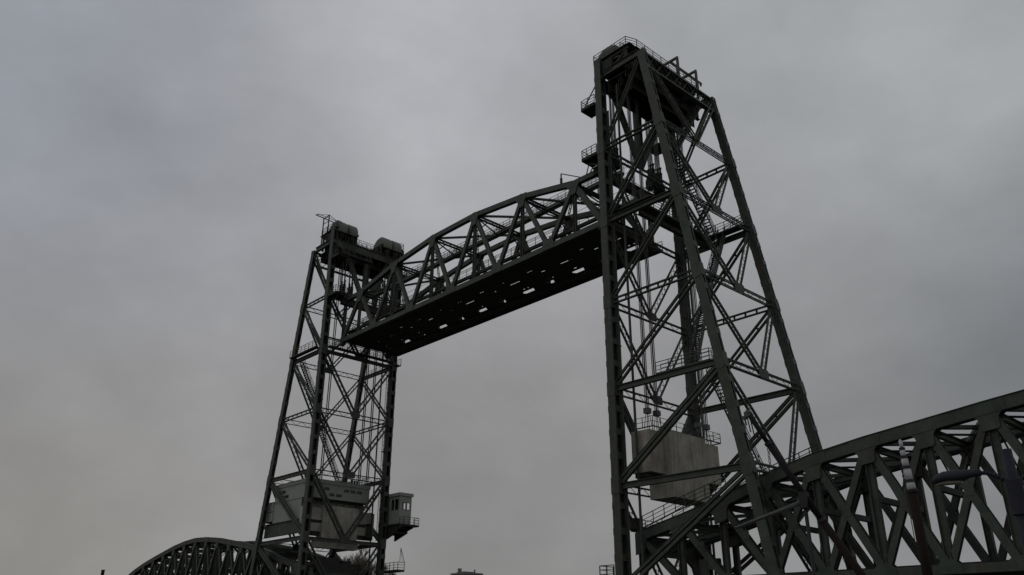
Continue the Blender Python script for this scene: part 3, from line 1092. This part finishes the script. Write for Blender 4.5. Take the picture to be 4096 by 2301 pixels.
# cross frames and top laterals
for i in range(6):
    z = ZB + UH[i]
    x = UX[i]
    m = MB()
    dbl(m, (x, .25, z - .1), (x, 7.95, z - .1), (1, 0, 0), .45, .3, .1, 1.2)
    m.build('cross_strut', STEEL, SP)
    if i in (0, 5):
        m = MB()
        lattice(m, (x, .25, z - 1.5), (x, 7.95, z - 1.5), (1, 0, 0), .6, .3, .08, .8)
        m.build('portal_girder', STEEL, SP)
    m = MB()
    zl = max(z - 2.2, 49.0)
    for (ya, za, yb, zb_) in ((.25, zl, 2.2, z - .2), (7.95, zl, 6.0, z - .2), (.25, z - .3, 4.1, min(50.9, z - .8)), (7.95, z - .3, 4.1, min(50.9, z - .8))):
        m.beam((x, ya, za), (x, yb, zb_), (1, 0, 0), .13, .13)
    m.build('sway_brace', STEEL, SP)
for i in range(5):
    a0, a1 = Vector((UX[i], .2, ZB + UH[i])), Vector((UX[i], 8.0, ZB + UH[i]))
    b0, b1 = Vector((UX[i + 1], .2, ZB + UH[i + 1])), Vector((UX[i + 1], 8.0, ZB + UH[i + 1]))
    for p, q in ((a0, b1), (a1, b0)):
        m = MB()
        dbl(m, p, q, (0, 0, 1), .26, .14, .08, 1.5)
        m.build('lateral_brace', STEEL, SP)
# inclined hangers of the centre walkway
for i in range(6):
    m = MB()
    m.rod((UX[i], 4.1, ZB + UH[i] - .1), (UX[i], 4.1, 51.3), .06)
    for dx in (-2.2, 2.2):
        m.rod((UX[i] + dx, 4.1, 51.2), (UX[i], 4.1, ZB + UH[i] - .1), .03)
    m.build('hanger', STEEL, SP)
# overhead wires along the span
m = MB()
for y, z in ((2.1, 49.4), (6.1, 49.4), (2.1, 50.4), (6.1, 50.4), (5.0, 53.0), (6.4, 53.4), (7.2, 53.2)):
    m.rod((LX[0], y, z), (LX[-1], y, z), .018)
m.build('overhead_wire', ROPE, SP)
# hoisting girders at both ends with ropes and sockets
for xe, sx, X in ((LX[0] + .1, -1, XL), (LX[-1] - .1, 1, XR)):
    hg = MB()
    hg.box(xe - .35, xe + .35, -.9, 9.1, 48.8, 49.7)
    hg.box(xe - .5, xe + .5, -.9, 9.1, 49.71, 49.78)
    hg = hg.build('hoisting_girder', STEEL_D, SP)
    railing('railing', [(xe - .5, -.8, 49.78), (xe - .5, 9.0, 49.78)], hg, sp=1.3, r=.025)
    for yc in (-.5, .85, 7.35, 8.7):
        xr = X(-1.0)
        lug = MB()
        lug.prism([(xr - .5, yc, 49.7), (xr + .5, yc, 49.7), (xr + .5, yc, 50.6), (xr + .2, yc, 51.2), (xr - .2, yc, 51.2), (xr - .5, yc, 50.6)], ny, .5)
        for k in range(4):
            dx, dy = (k % 2) * .36 - .18, (k // 2) * .5 - .25
            z0_ = 51.2 + .5 * (k % 2) + .35 * (k // 2)
            lug.box(xr + dx - .13, xr + dx + .13, yc + dy - .13, yc + dy + .13, 51.0, z0_)
            lug.box(xr + dx - .2, xr + dx + .2, yc + dy - .09, yc + dy + .09, z0_, z0_ + .22)
            lug.box(xr + dx - .08, xr + dx + .08, yc + dy - .08, yc + dy + .08, z0_ + .22, z0_ + .8)
            lug.box(xr + dx - .16, xr + dx + .16, yc + dy - .08, yc + dy + .08, z0_ + .8, z0_ + 1.0)
        lg = lug.build('equaliser', STEEL_D, hg)
        rp = MB()
        for k in range(4):
            dx, dy = (k % 2) * .36 - .18, (k // 2) * .5 - .25
            for dd in (-.05, .05):
                rp.rod((xr + dx * .6 + dd, yc + dy, 52.0), (xr + dx * .3 + dd, yc + dy, 60.8), .025)
        rp.build('rope', ROPE, hg)
    # bearing shoes under the end
    for y in YT:
        MB().box(xe - .5, xe + .4, y - .3, y + .3, ZB - .75, ZB - .32).build('bearing_shoe', STEEL_D, SP)
# little mast and bracket on the near top chord
m = MB()
m.rod((-8.4, 0, 49.9), (-8.4, 0, 51.9), .06).box(-8.5, -8.3, -.12, .12, 50.6, 51.3)
m.rod((-8.4, 0, 51.9), (-5.2, 0, 50.0), .05)
m.build('bracket_mast', STEEL, SP)
m = MB()
for k, (x, y, z) in enumerate(((-3.6, -1.2, 51.0), (-3.0, -.7, 51.0), (-2.5, 0, 51.1), (-2.2, .8, 51.3))):
    m.rod((-4.6 + .3 * k, .0 + .1 * k, 49.7), (x + .9, y, z), .05)
m.build('stay_rod', STEEL, SP)

# ------------------------------------------------------------------ approach spans
def approach(s, xs, pl, hz, zq, label, detail):
    A = root('approach_span', (xs + s * pl * (len(hz) - 1) / 2, YM, 6.0), label, 'bridge span', 'approach truss spans')
    n = len(hz)
    big = 1.0 if detail else 0.8
    for y in YT:
        top = [Vector((xs + s * pl * i, y, z)) for i, z in enumerate(hz)]
        bot = [Vector((xs + s * pl * i, y, zq)) for i in range(n)]
        for a, b in zip(top[:-1], top[1:]):
            d = Vector((0, 0, 0))
            m = MB()
            for sn in (-1, 1):
                m.beam(a - d, b + d, ny, .86 * big, .04, 0, sn * .32)
            m.beam(a - d, b + d, ny, .04, .86, .44 * big)
            m.beam(a - d, b + d, ny, .03, .7, -.38 * big)
            for sn in (-1, 1):
                m.beam(a - d, b + d, ny, .035, .12, -.44 * big, sn * .34)
            m.build('top_chord', STEEL, A)
        m = MB()
        for sn in (-1, 1):
            m.beam(bot[0], bot[-1], ny, .6, .04, 0, sn * .3)
        m.beam(bot[0], bot[-1], ny, .04, .6, .28)
        m.beam(bot[0], bot[-1], ny, .04, .6, -.28)
        m.build('bottom_chord', STEEL, A)
        for i in range(n):
            t, b_ = top[i], bot[i]
            # vertical
            m = MB()
            ibeam(m, b_, t - Vector((0, 0, .3)), ny, .5 if detail else .42, .42)
            m.build('vertical', STEEL, A)
            if i < n - 1:
                t2, b2 = top[i + 1], bot[i + 1]
                for p, q in (((t, b2), (t2, b_)) if i >= 3 and i < n - 4 or not detail and 1 < i else ((t, b2),)):
                    dd = (q - p).normalized()
                    m = MB()
                    wid = (.56 if q is b2 else .46) * (1 if detail else .75)
                    for sn in (-1, 1):
                        m.beam(p + dd * .3, q - dd * .2, ny, wid, .04, 0, sn * (.24 if q is b2 else .19))
                        for si in (-1, 1):
                            m.beam(p + dd * .3, q - dd * .2, ny, .03, .1, si * (wid / 2 - .015), sn * (.2 if q is b2 else .15))
                    m.beam(p + dd * .3, q - dd * .2, ny, .03, .36)
                    m.build('diagonal', STEEL, A)
                # batten at the crossing
                c_ = (t + b2 + t2 + b_) / 4
                if detail:
                    gusset(A, c_, ny, .62, .8, .03, -.27 if y == 0 else .27)
            # rounded gussets at the upper and lower joint
            sl = ((top[min(i + 1, n - 1)].z - top[max(i - 1, 0)].z) / (pl * (2 if 0 < i < n - 1 else 1)))
            pts = []
            W, Hh = 1.16 * big, 1.42 * big

            def cc(cx, cz, r, a0, a1):
                return [(cx + r * math.cos(R(a0 + (a1 - a0) * k / 5)), cz + r * math.sin(R(a0 + (a1 - a0) * k / 5))) for k in range(6)]
            rr = .55 * big
            left = cc(-W, -.43 * big - rr, rr, 90, 0)
            right = cc(W, -.43 * big - rr, rr, 180, 90)
            lo_, hi_ = (-.45, 9) if i == 0 else ((-9, .45) if i == n - 1 else (-9, 9))
            if s < 0:
                lo_, hi_ = -hi_, -lo_
            poly = [(-W, .36)] + left + [(-W + rr, -Hh), (-W + rr + .12, -Hh - .12), (W - rr - .12, -Hh - .12), (W - rr, -Hh)] + right + [(W, .36)]
            poly = [(min(max(a_, lo_), hi_), b_) for a_, b_ in poly]
            for sn in (-1, 1):
                m = MB()
                m.prism([(t.x + px_ , y + sn * .355, t.z + pz + sl * s * px_) for px_, pz in poly], ny, .014)
                m.build('gusset_plate', STEEL, A)
                m = MB()
                m.prism([(t.x + px_, y + sn * .345, zq + pz) for px_, pz in ((-.8, -.3), (.8, -.3), (.8, .24), (.4, .6), (-.4, .6), (-.8, .24))], ny, .014)
                m.build('gusset_plate', STEEL, A)
    # cross frames, top laterals, floor
    for i, z in enumerate(hz):
        x = xs + s * pl * i
        m = MB()
        ibeam(m, (x, .35, z - .2), (x, 7.85, z - .2), (1, 0, 0), .5, .34)
        m.build('cross_strut', STEEL, A)
        if z > 12.5:
            m = MB()
            zl_ = zq + (z - zq) * .56
            m.beam((x, .35, zl_), (x, 7.85, zl_), (1, 0, 0), .42, .34)
            for ya, yb in ((.35, 1.5), (7.85, 6.7)):
                m.beam((x, ya, z - 1.5), (x, yb, z - .35), (1, 0, 0), .16, .16)
            m.rod((x, .4, z - .6), (x, 4.1, zl_ + .2), .05)
            m.rod((x, 7.8, z - .6), (x, 4.1, zl_ + .2), .05)
            m.build('sway_frame', STEEL, A)
        elif i == 0:
            m = MB()
            m.box(x - .2, x + .2, .35, 7.85, z - 1.6, z - .45)
            for ya, yb in ((.35, 1.9), (7.85, 6.3)):
                m.prism([(x, ya, z - 1.6), (x, yb, z - 1.6), (x, (ya * 2 + yb) / 3, z - 2.3), (x, ya, z - 3.6)], (1, 0, 0), .15)
            m.build('portal_frame', STEEL, A)
        ibeam(MB(), (x, .3, zq - .1), (x, 7.9, zq - .1), (1, 0, 0), 1.0, .4).build('floor_beam', STEEL_D, A)
        if i < n - 1:
            z2 = hz[i + 1]
            x2 = x + s * pl
            for ya, yb in ((.3, 7.9), (7.9, .3)):
                m = MB()
                dbl(m, (x, ya, z), (x2, yb, z2), (0, 0, 1), .34, .2, .1, 1.6)
                m.build('lateral_brace', STEEL, A)
            m = MB()
            m.rod((x, .4, z - .5), (x2, 4.1, z2 - 1.2), .07)
            m.rod((x2, 7.8, z2 - .5), (x, 4.1, z - 1.2), .07)
            m.build('tie_rod', LAMPM, A)
    x0_, x1_ = xs, xs + s * pl * (n - 1)
    for y in (1.35, 2.85, 5.68, 6.85):
        ibeam(MB(), (x0_, y, zq + .1), (x1_, y, zq + .1), ny, .6, .3).build('stringer', STEEL_D, A)
    i = 0
    for i in range(n - 1):
        a_, b_2 = sorted((x0_ + s * pl * i + s * .02, x0_ + s * pl * (i + 1) - s * .02))
        MB().box(a_, b_2, .9, 3.3, zq + .42, zq + .48).box(a_, b_2, 4.9, 7.3, zq + .42, zq + .48).build('deck_plate', STEEL_D, A)
    wk = MB().box(x0_, x1_, 8.6, 10.0, zq - .1, zq).build('side_walkway', STEEL_D, A)
    railing('railing', [(x0_, 9.95, zq), (x1_, 9.95, zq)], wk, sp=2.2, r=.035, rails=(1.1, .55))
    for y in YT:
        for x in (x0_, x1_):
            MB().box(x - .5, x + .5, y - .5, y + .5, zq - .9, zq - .31).build('bearing_shoe', STEEL_D, A)
    return A


hr = [10.37, 11.28, 12.3, 13.65, 14.65, 15.3, 15.8, 16.31, 16.75, 17.1, 17.3]
AR = approach(1, .55, 4.33, hr, 6.18, 'near dark green approach truss running right from the foot of the nearer tower', True)
hl = [10.4, 11.3, 12.3, 13.6, 14.6, 15.4, 16.1, 16.8, 17.25, 17.45]
hl = hl + hl[-2::-1]
AL = approach(-1, -56.6, 4.5, hl, 6.35, 'distant approach truss with arched top chord, left of the far tower', False)
# piers under the spans
for k, (x, nm) in enumerate(((.6, 'near the right tower'), (43.8, 'on the near bank'), (-56.6, 'under the left tower'), (-137.6, 'at the far end of the left approach'))):
    p = MB().box(x - 1.5, x + 1.5, -1.2, 9.4, 0, 5.42)
    p.box(x - 1.7, x + 1.7, -1.4, 9.6, 4.9, 5.0)
    tag(p.build('bridge_pier', QUAY), 'grey stone bridge pier standing ' + nm, 'pier')
# top-chord end walkway of the near approach truss
m = MB()
m.box(-.9, .2, .3, 7.9, 10.9, 11.0)
ew = m.build('end_platform', STEEL_D, AR)
railing('railing', [(-.9, .3, 11.0), (-.9, 7.9, 11.0)], ew, sp=1.1, r=.03)
railing('railing', [(-.2, 1.2, 11.2), (3.6, 1.2, 12.3), (9.0, 1.2, 13.6)], ew, sp=1.2, r=.03)
railing('railing', [(-.2, 4.1, 11.2), (3.6, 4.1, 12.6)], ew, sp=1.2, r=.03)
MB().tube((-.3, .1, 11.0), (-.3, .1, 12.0), .5, None, 14).build('winch_drum', STEEL_D, AR)
m = MB()
for k in range(14):
    m.rod((9 + .35 * k, 2 + .2 * (k % 3), 13.6 + .1 * k), (9.3 + .35 * k, 5.5, 15.4 - .05 * k), .035)
m.build('cable_bundle', ROPE, AR)
railing('railing', [(9.5, 6.0, 14.6), (15.5, 6.0, 16.2)], AR, sp=1.0, r=.035)
for s_, x0_, A_ in ((-1, -56.0, AL),):
    m = MB()
    m.box(-57.0, -60.4, .5, 7.7, 9.4, 11.6)
    m.box(-57.3, -60.0, -.6, 8.6, 10.4, 11.2).box(-57.2, -59.2, 1.6, 4.4, 11.6, 12.3).box(-57.4, -59.6, 5.0, 6.4, 11.6, 12.0)
    m.build('portal_mass', STEEL_D, A_)  # solid blocks added to stand for the dark portal area, no real machinery
# small railing at the foot of the right tower
lp = MB().box(-2.3, -.6, -2.6, -.8, 6.6, 6.75)
lp = lp.build('landing_platform', STEEL_D)
tag(lp, 'low railed landing on the water side of the nearer tower', 'platform')
railing('railing', [(-.6, -2.6, 6.75), (-2.25, -2.6, 6.75), (-2.25, -.8, 6.75)], lp, sp=.9, r=.035)

# ------------------------------------------------------------------ street lamp close to the camera
Ln = root('street_lamp', (44.76, -45.65, 0), 'dark blue street lamp with flat cobra head at the right edge', 'street lamp')
px, py = 44.76, -45.65
MB().tube((px, py, 0), (px, py, 1.0), .085, None, 16).tube((px, py, 1.0), (px, py, 4.58), .078, None, 16).build('pole', LAMPM, Ln, True)
MB().tube((px, py, 3.55), (px, py, 4.08), .125, None, 16).build('collar', LAMPM, Ln)
ax = Vector((-.96, -.29, 0)).normalized()     # arm direction, across the view
Pp = Vector((px, py, 4.02))
arm_pts = []
for k in range(9):
    t = k / 8
    arm_pts.append(Pp + ax * (.02 + .40 * t) + Vector((0, 0, .22 * math.sin(t * math.pi / 2))))
m = MB()
for a, b in zip(arm_pts[:-1], arm_pts[1:]):
    m.tube(a, b, .034, None, 10)
m.build('arm', LAMPM, Ln, True)
e0 = arm_pts[-1]
hm = MB()
side = Vector((-ax.y, ax.x, 0))
rings = [(0, .045, .045, 0), (.1, .055, .055, 0), (.2, .06, .06, -.005), (.3, .10, .075, -.03), (.45, .14, .09, -.04), (.65, .145, .085, -.045), (.78, .12, .065, -.06), (.86, .06, .03, -.085)]
n = 14
for d_, w_, h_, oz in rings:
    c0 = e0 + ax * (d_ * .86) + Vector((0, 0, oz))
    for k in range(n):
        t = 2 * math.pi * k / n
        zz = math.sin(t) * h_ * 1.35
        if zz < 0:
            zz *= .7
        hm.v.append(c0 + side * math.cos(t) * w_ + Vector((0, 0, zz)))
for i in range(len(rings) - 1):
    for k in range(n):
        hm.f.append((i * n + k, i * n + (k + 1) % n, (i + 1) * n + (k + 1) % n, (i + 1) * n + k))
hm.f.append(tuple(range(n - 1, -1, -1)))
hm.f.append(tuple(range((len(rings) - 1) * n, len(rings) * n)))
head = hm.build('lamp_head', LAMPM, Ln, True)
lm = MB()
cl = e0 + ax * .49 + Vector((0, 0, -.105))
lm.prism([cl + ax * (.20 * math.cos(t)) + side * (.10 * math.sin(t)) for t in [2 * math.pi * k / 16 for k in range(16)]], (0, 0, 1), .035)
lm.build('lamp_cover', LENS, head)
# second arm on the other side
m = MB()
for a, b in zip(arm_pts[:-1], arm_pts[1:]):
    ra = Vector((2 * px - a.x, 2 * py - a.y, a.z))
    rb = Vector((2 * px - b.x, 2 * py - b.y, b.z))
    m.tube(ra, rb, .034, None, 10)
m.build('arm', LAMPM, Ln, True)
h2 = head.copy()
col.objects.link(h2)
h2.parent = Ln
h2.location = (-head.location.x, -head.location.y, head.location.z)
h2.rotation_euler = (0, 0, math.pi)


# ------------------------------------------------------------------ crane booms on the quay
def boom(name, label, pts, radii, mats, head_fn):
    C_ = root(name, (pts[-1][0], pts[-1][1], 0), label, 'crane', None)
    for i in range(len(pts) - 1):
        a, b = Vector(pts[i]), Vector(pts[i + 1])
        o = MB().tube(a, b, radii[i], None, 12).build('boom_section', mats[i], C_, True)
        d = (b - a).normalized()
        MB().tube(b - d * .05, b + d * .05, radii[i] + .045, None, 12).build('collar', BLACK, o)
    head_fn(C_)
    return C_


def chain(parent, p, L, r=.035):
    m = MB()
    k = int(L / .09)
    for i in range(k):
        z = p.z - i * .09
        dx = .03 if i % 2 else 0
        dy = 0 if i % 2 else .03
        m.tube((p.x - dx, p.y - dy, z), (p.x - dx, p.y - dy, z - .1), .012, None, 5)
        m.tube((p.x + dx, p.y + dy, z), (p.x + dx, p.y + dy, z - .1), .012, None, 5)
    m.box(p.x - .05, p.x + .05, p.y - .04, p.y + .04, p.z - L - .15, p.z - L)
    return m.build('chain', BLACK, parent)


P0 = Vector((34.69, -36.51, 8.62))
P1 = Vector((35.11, -36.26, 7.65))
P2 = Vector((36.27, -35.63, 5.18))
P3 = Vector((37.08, -35.23, 3.55))
P4 = P3 + (P3 - P2).normalized() * 3.4


def head1(C_):
    m = MB()
    m.box(P0.x - .16, P0.x + .02, P0.y - .08, P0.y + .08, P0.z - .04, P0.z + .14)
    m.tube(P0 + Vector((-.02, -.1, .12)), P0 + Vector((-.02, .1, .12)), .07, None, 12)
    m.box(P0.x - .26, P0.x - .14, P0.y - .05, P0.y + .05, P0.z - .1, P0.z + .02)
    m.build('boom_head', GREYT, C_)
    m = MB()
    m.rod(P0 + Vector((-.1, 0, 0)), P0 + Vector((-.02, 0, -.55)), .015)
    m.rod(P0 + Vector((.0, 0, 0)), P0 + Vector((.1, 0, -.7)), .015)
    m.rod(P0 + Vector((-.2, 0, -.05)), P0 + Vector((-.15, 0, -.3)), .02)
    m.build('hose', BLACK, C_)
    chain(C_, P1 + Vector((-.02, 0, -.05)), .8)
    m = MB()
    m.rod(P0, P4 + Vector((-.5, -.2, .2)), .006)
    m.build('cable', BLACK, C_)
    MB().box(P4.x - .4, P4.x + .4, P4.y - .4, P4.y + .4, 0, P4.z + .25).build('pedestal', RUST, C_)


boom('crane_boom', 'slender dark and red telescopic crane boom slanting down right before the tower',
     [P0, P1, P2, P4], [.075, .10, .125], [PURPLE, PURPLE, RUST], head1)

a, b = Vector((34.0, -36.93, 5.03)), Vector((35.9, -35.86, 5.77))
sp_ = root('boom_spar', (35.9, -35.86, 0), 'thin grey metal spar reaching left across the approach truss, below the slanting boom', 'spar')
MB().tube(a, b, .045, .07, 12).build('spar_tube', GREYT, sp_, True)
MB().box(b.x - .12, b.x + .12, b.y - .12, b.y + .12, 5.55, 6.05).build('hinge', BLACK, sp_)
MB().tube((b.x, b.y, 0), (b.x, b.y, 5.6), .06, None, 12).build('post', BLACK, sp_, True)

Q = [Vector(q) for q in ((35.64, -27.13, 9.08), (35.65, -27.12, 8.76), (35.66, -27.12, 8.42), (35.68, -27.11, 8.02), (35.70, -27.10, 7.49), (35.73, -27.09, 7.12))]
Qe = Vector((35.75, -27.1, 2.0))


def head2(C_):
    m = MB().tube(Q[0] + Vector((0, 0, -.02)), Q[0] + Vector((0, 0, .06)), .06, .03, 10)
    m.build('boom_head', WHITE, C_)
    chain(C_, Q[3] + Vector((-.14, -.1, 0)), .55)
    m = MB()
    m.rod(Q[3] + Vector((-.14, -.1, 0)), Q[3] + Vector((-.14, -.1, -2.8)), .012)
    m.rod(Q[3] + Vector((-.2, -.1, .02)), Q[3] + Vector((.15, -.1, .02)), .025)
    m.build('cable', BLACK, C_)
    MB().box(Qe.x - .4, Qe.x + .4, Qe.y - .4, Qe.y + .4, 0, 2.1).build('pedestal', RUST, C_)


boom('crane_boom', 'upright telescopic boom with white black-banded top and rusty lower part in front of the truss',
     Q + [Qe], [.07, .10, .13, .15, .17, .185], [WHITE, WHITE, WHITE, WHITE, WHITE, RUST], head2)


# ------------------------------------------------------------------ bare trees behind the left tower
def tree(x, y, h, label, seed, spread=.34):
    r = random.Random(seed)
    T_ = root('bare_tree', (x, y, 0), label, 'tree', 'bare winter trees behind the left tower')
    trunk, crown = MB(), MB()

    def grow(p, d, L, rad, lev):
        q = p + d * L
        (trunk if lev < 2 else crown).tube(p, q, rad, rad * .72, 6 if lev < 3 else 4, cap=False)
        if lev >= 7:
            return
        k = 3 if lev < 5 else 4
        for j in range(k):
            ax_ = Vector((r.gauss(0, 1), r.gauss(0, 1), r.gauss(0, .35)))
            nd = (d + ax_.normalized() * r.uniform(.35, .85) + Vector((0, 0, .12))).normalized()
            grow(p + d * L * r.uniform(.65, 1.0), nd, L * r.uniform(.64, .86), max(rad * .6, .032), lev + 1)
    grow(Vector((x, y, 0)), Vector((0, 0, 1)), h * .31, h * .022, 0)
    trunk.build('trunk', BARK, T_)
    crown.build('crown', BARK, T_)


tree(-76.5, 18.5, 14.6, 'tall bare winter tree seen through the foot of the left tower', 4)
tree(-84.0, 13.0, 12.5, 'wide bare tree partly hidden behind the machine house girder', 11)
tree(-81.8, 32.0, 8.6, 'lower bare tree top just right of the left tower foot', 21)
tree(-98.0, 22.0, 15.0, 'bare tree farther off behind the left approach truss', 5)
tree(-118.0, 24.0, 15.0, 'bare tree farthest left behind the arched approach truss', 8)
tree(-100.0, 34.0, 16.0, 'bare tree standing back between the arched truss and the river', 9)

# far town hall-like block and a flagpole on the skyline
B = root('far_building', (-413.8, 321.0, 0), 'distant square brick block with short chimney stack on the skyline', 'building')
dv = Vector((.78, .62, 0))
MB().box(-421.5, -406, 316, 331, 0, 43.4).build('wall', BRICK, B)
rf = MB().box(-422, -405.5, 315.5, 331.5, 43.4, 44.3).box(-418, -410, 318, 327, 44.3, 45.2).build('roof', BRICK, B)
MB().box(-416.4, -414.6, 317.5, 319.5, 44.3, 47.4).build('chimney', BRICK, rf)
MB().box(-408.0, -407.3, 325, 325.8, 44.3, 46.6).build('chimney', BRICK, rf)
src = None
for k in range(11):
    for j in range(5):
        z = 4 + 3.5 * k
        x = -419.5 + 2.9 * j
        if src is None:
            w_ = MB().box(x, x + 1.4, 315.95, 316.0, z, z + 1.8)
            src = w_.build('window', GLASS, B)
        else:
            inst(src, (x + .7, 315.975, z + .9), B)
fp = MB().tube((-237.06, 29.5, 0), (-237.06, 29.5, 21.35), .55, .5, 10).box(-237.6, -236.5, 29, 30, 21.35, 21.5).build('chimney_pipe', PURPLE)
tag(fp, 'short dark pipe rising at the lower left edge of the skyline', 'chimney')
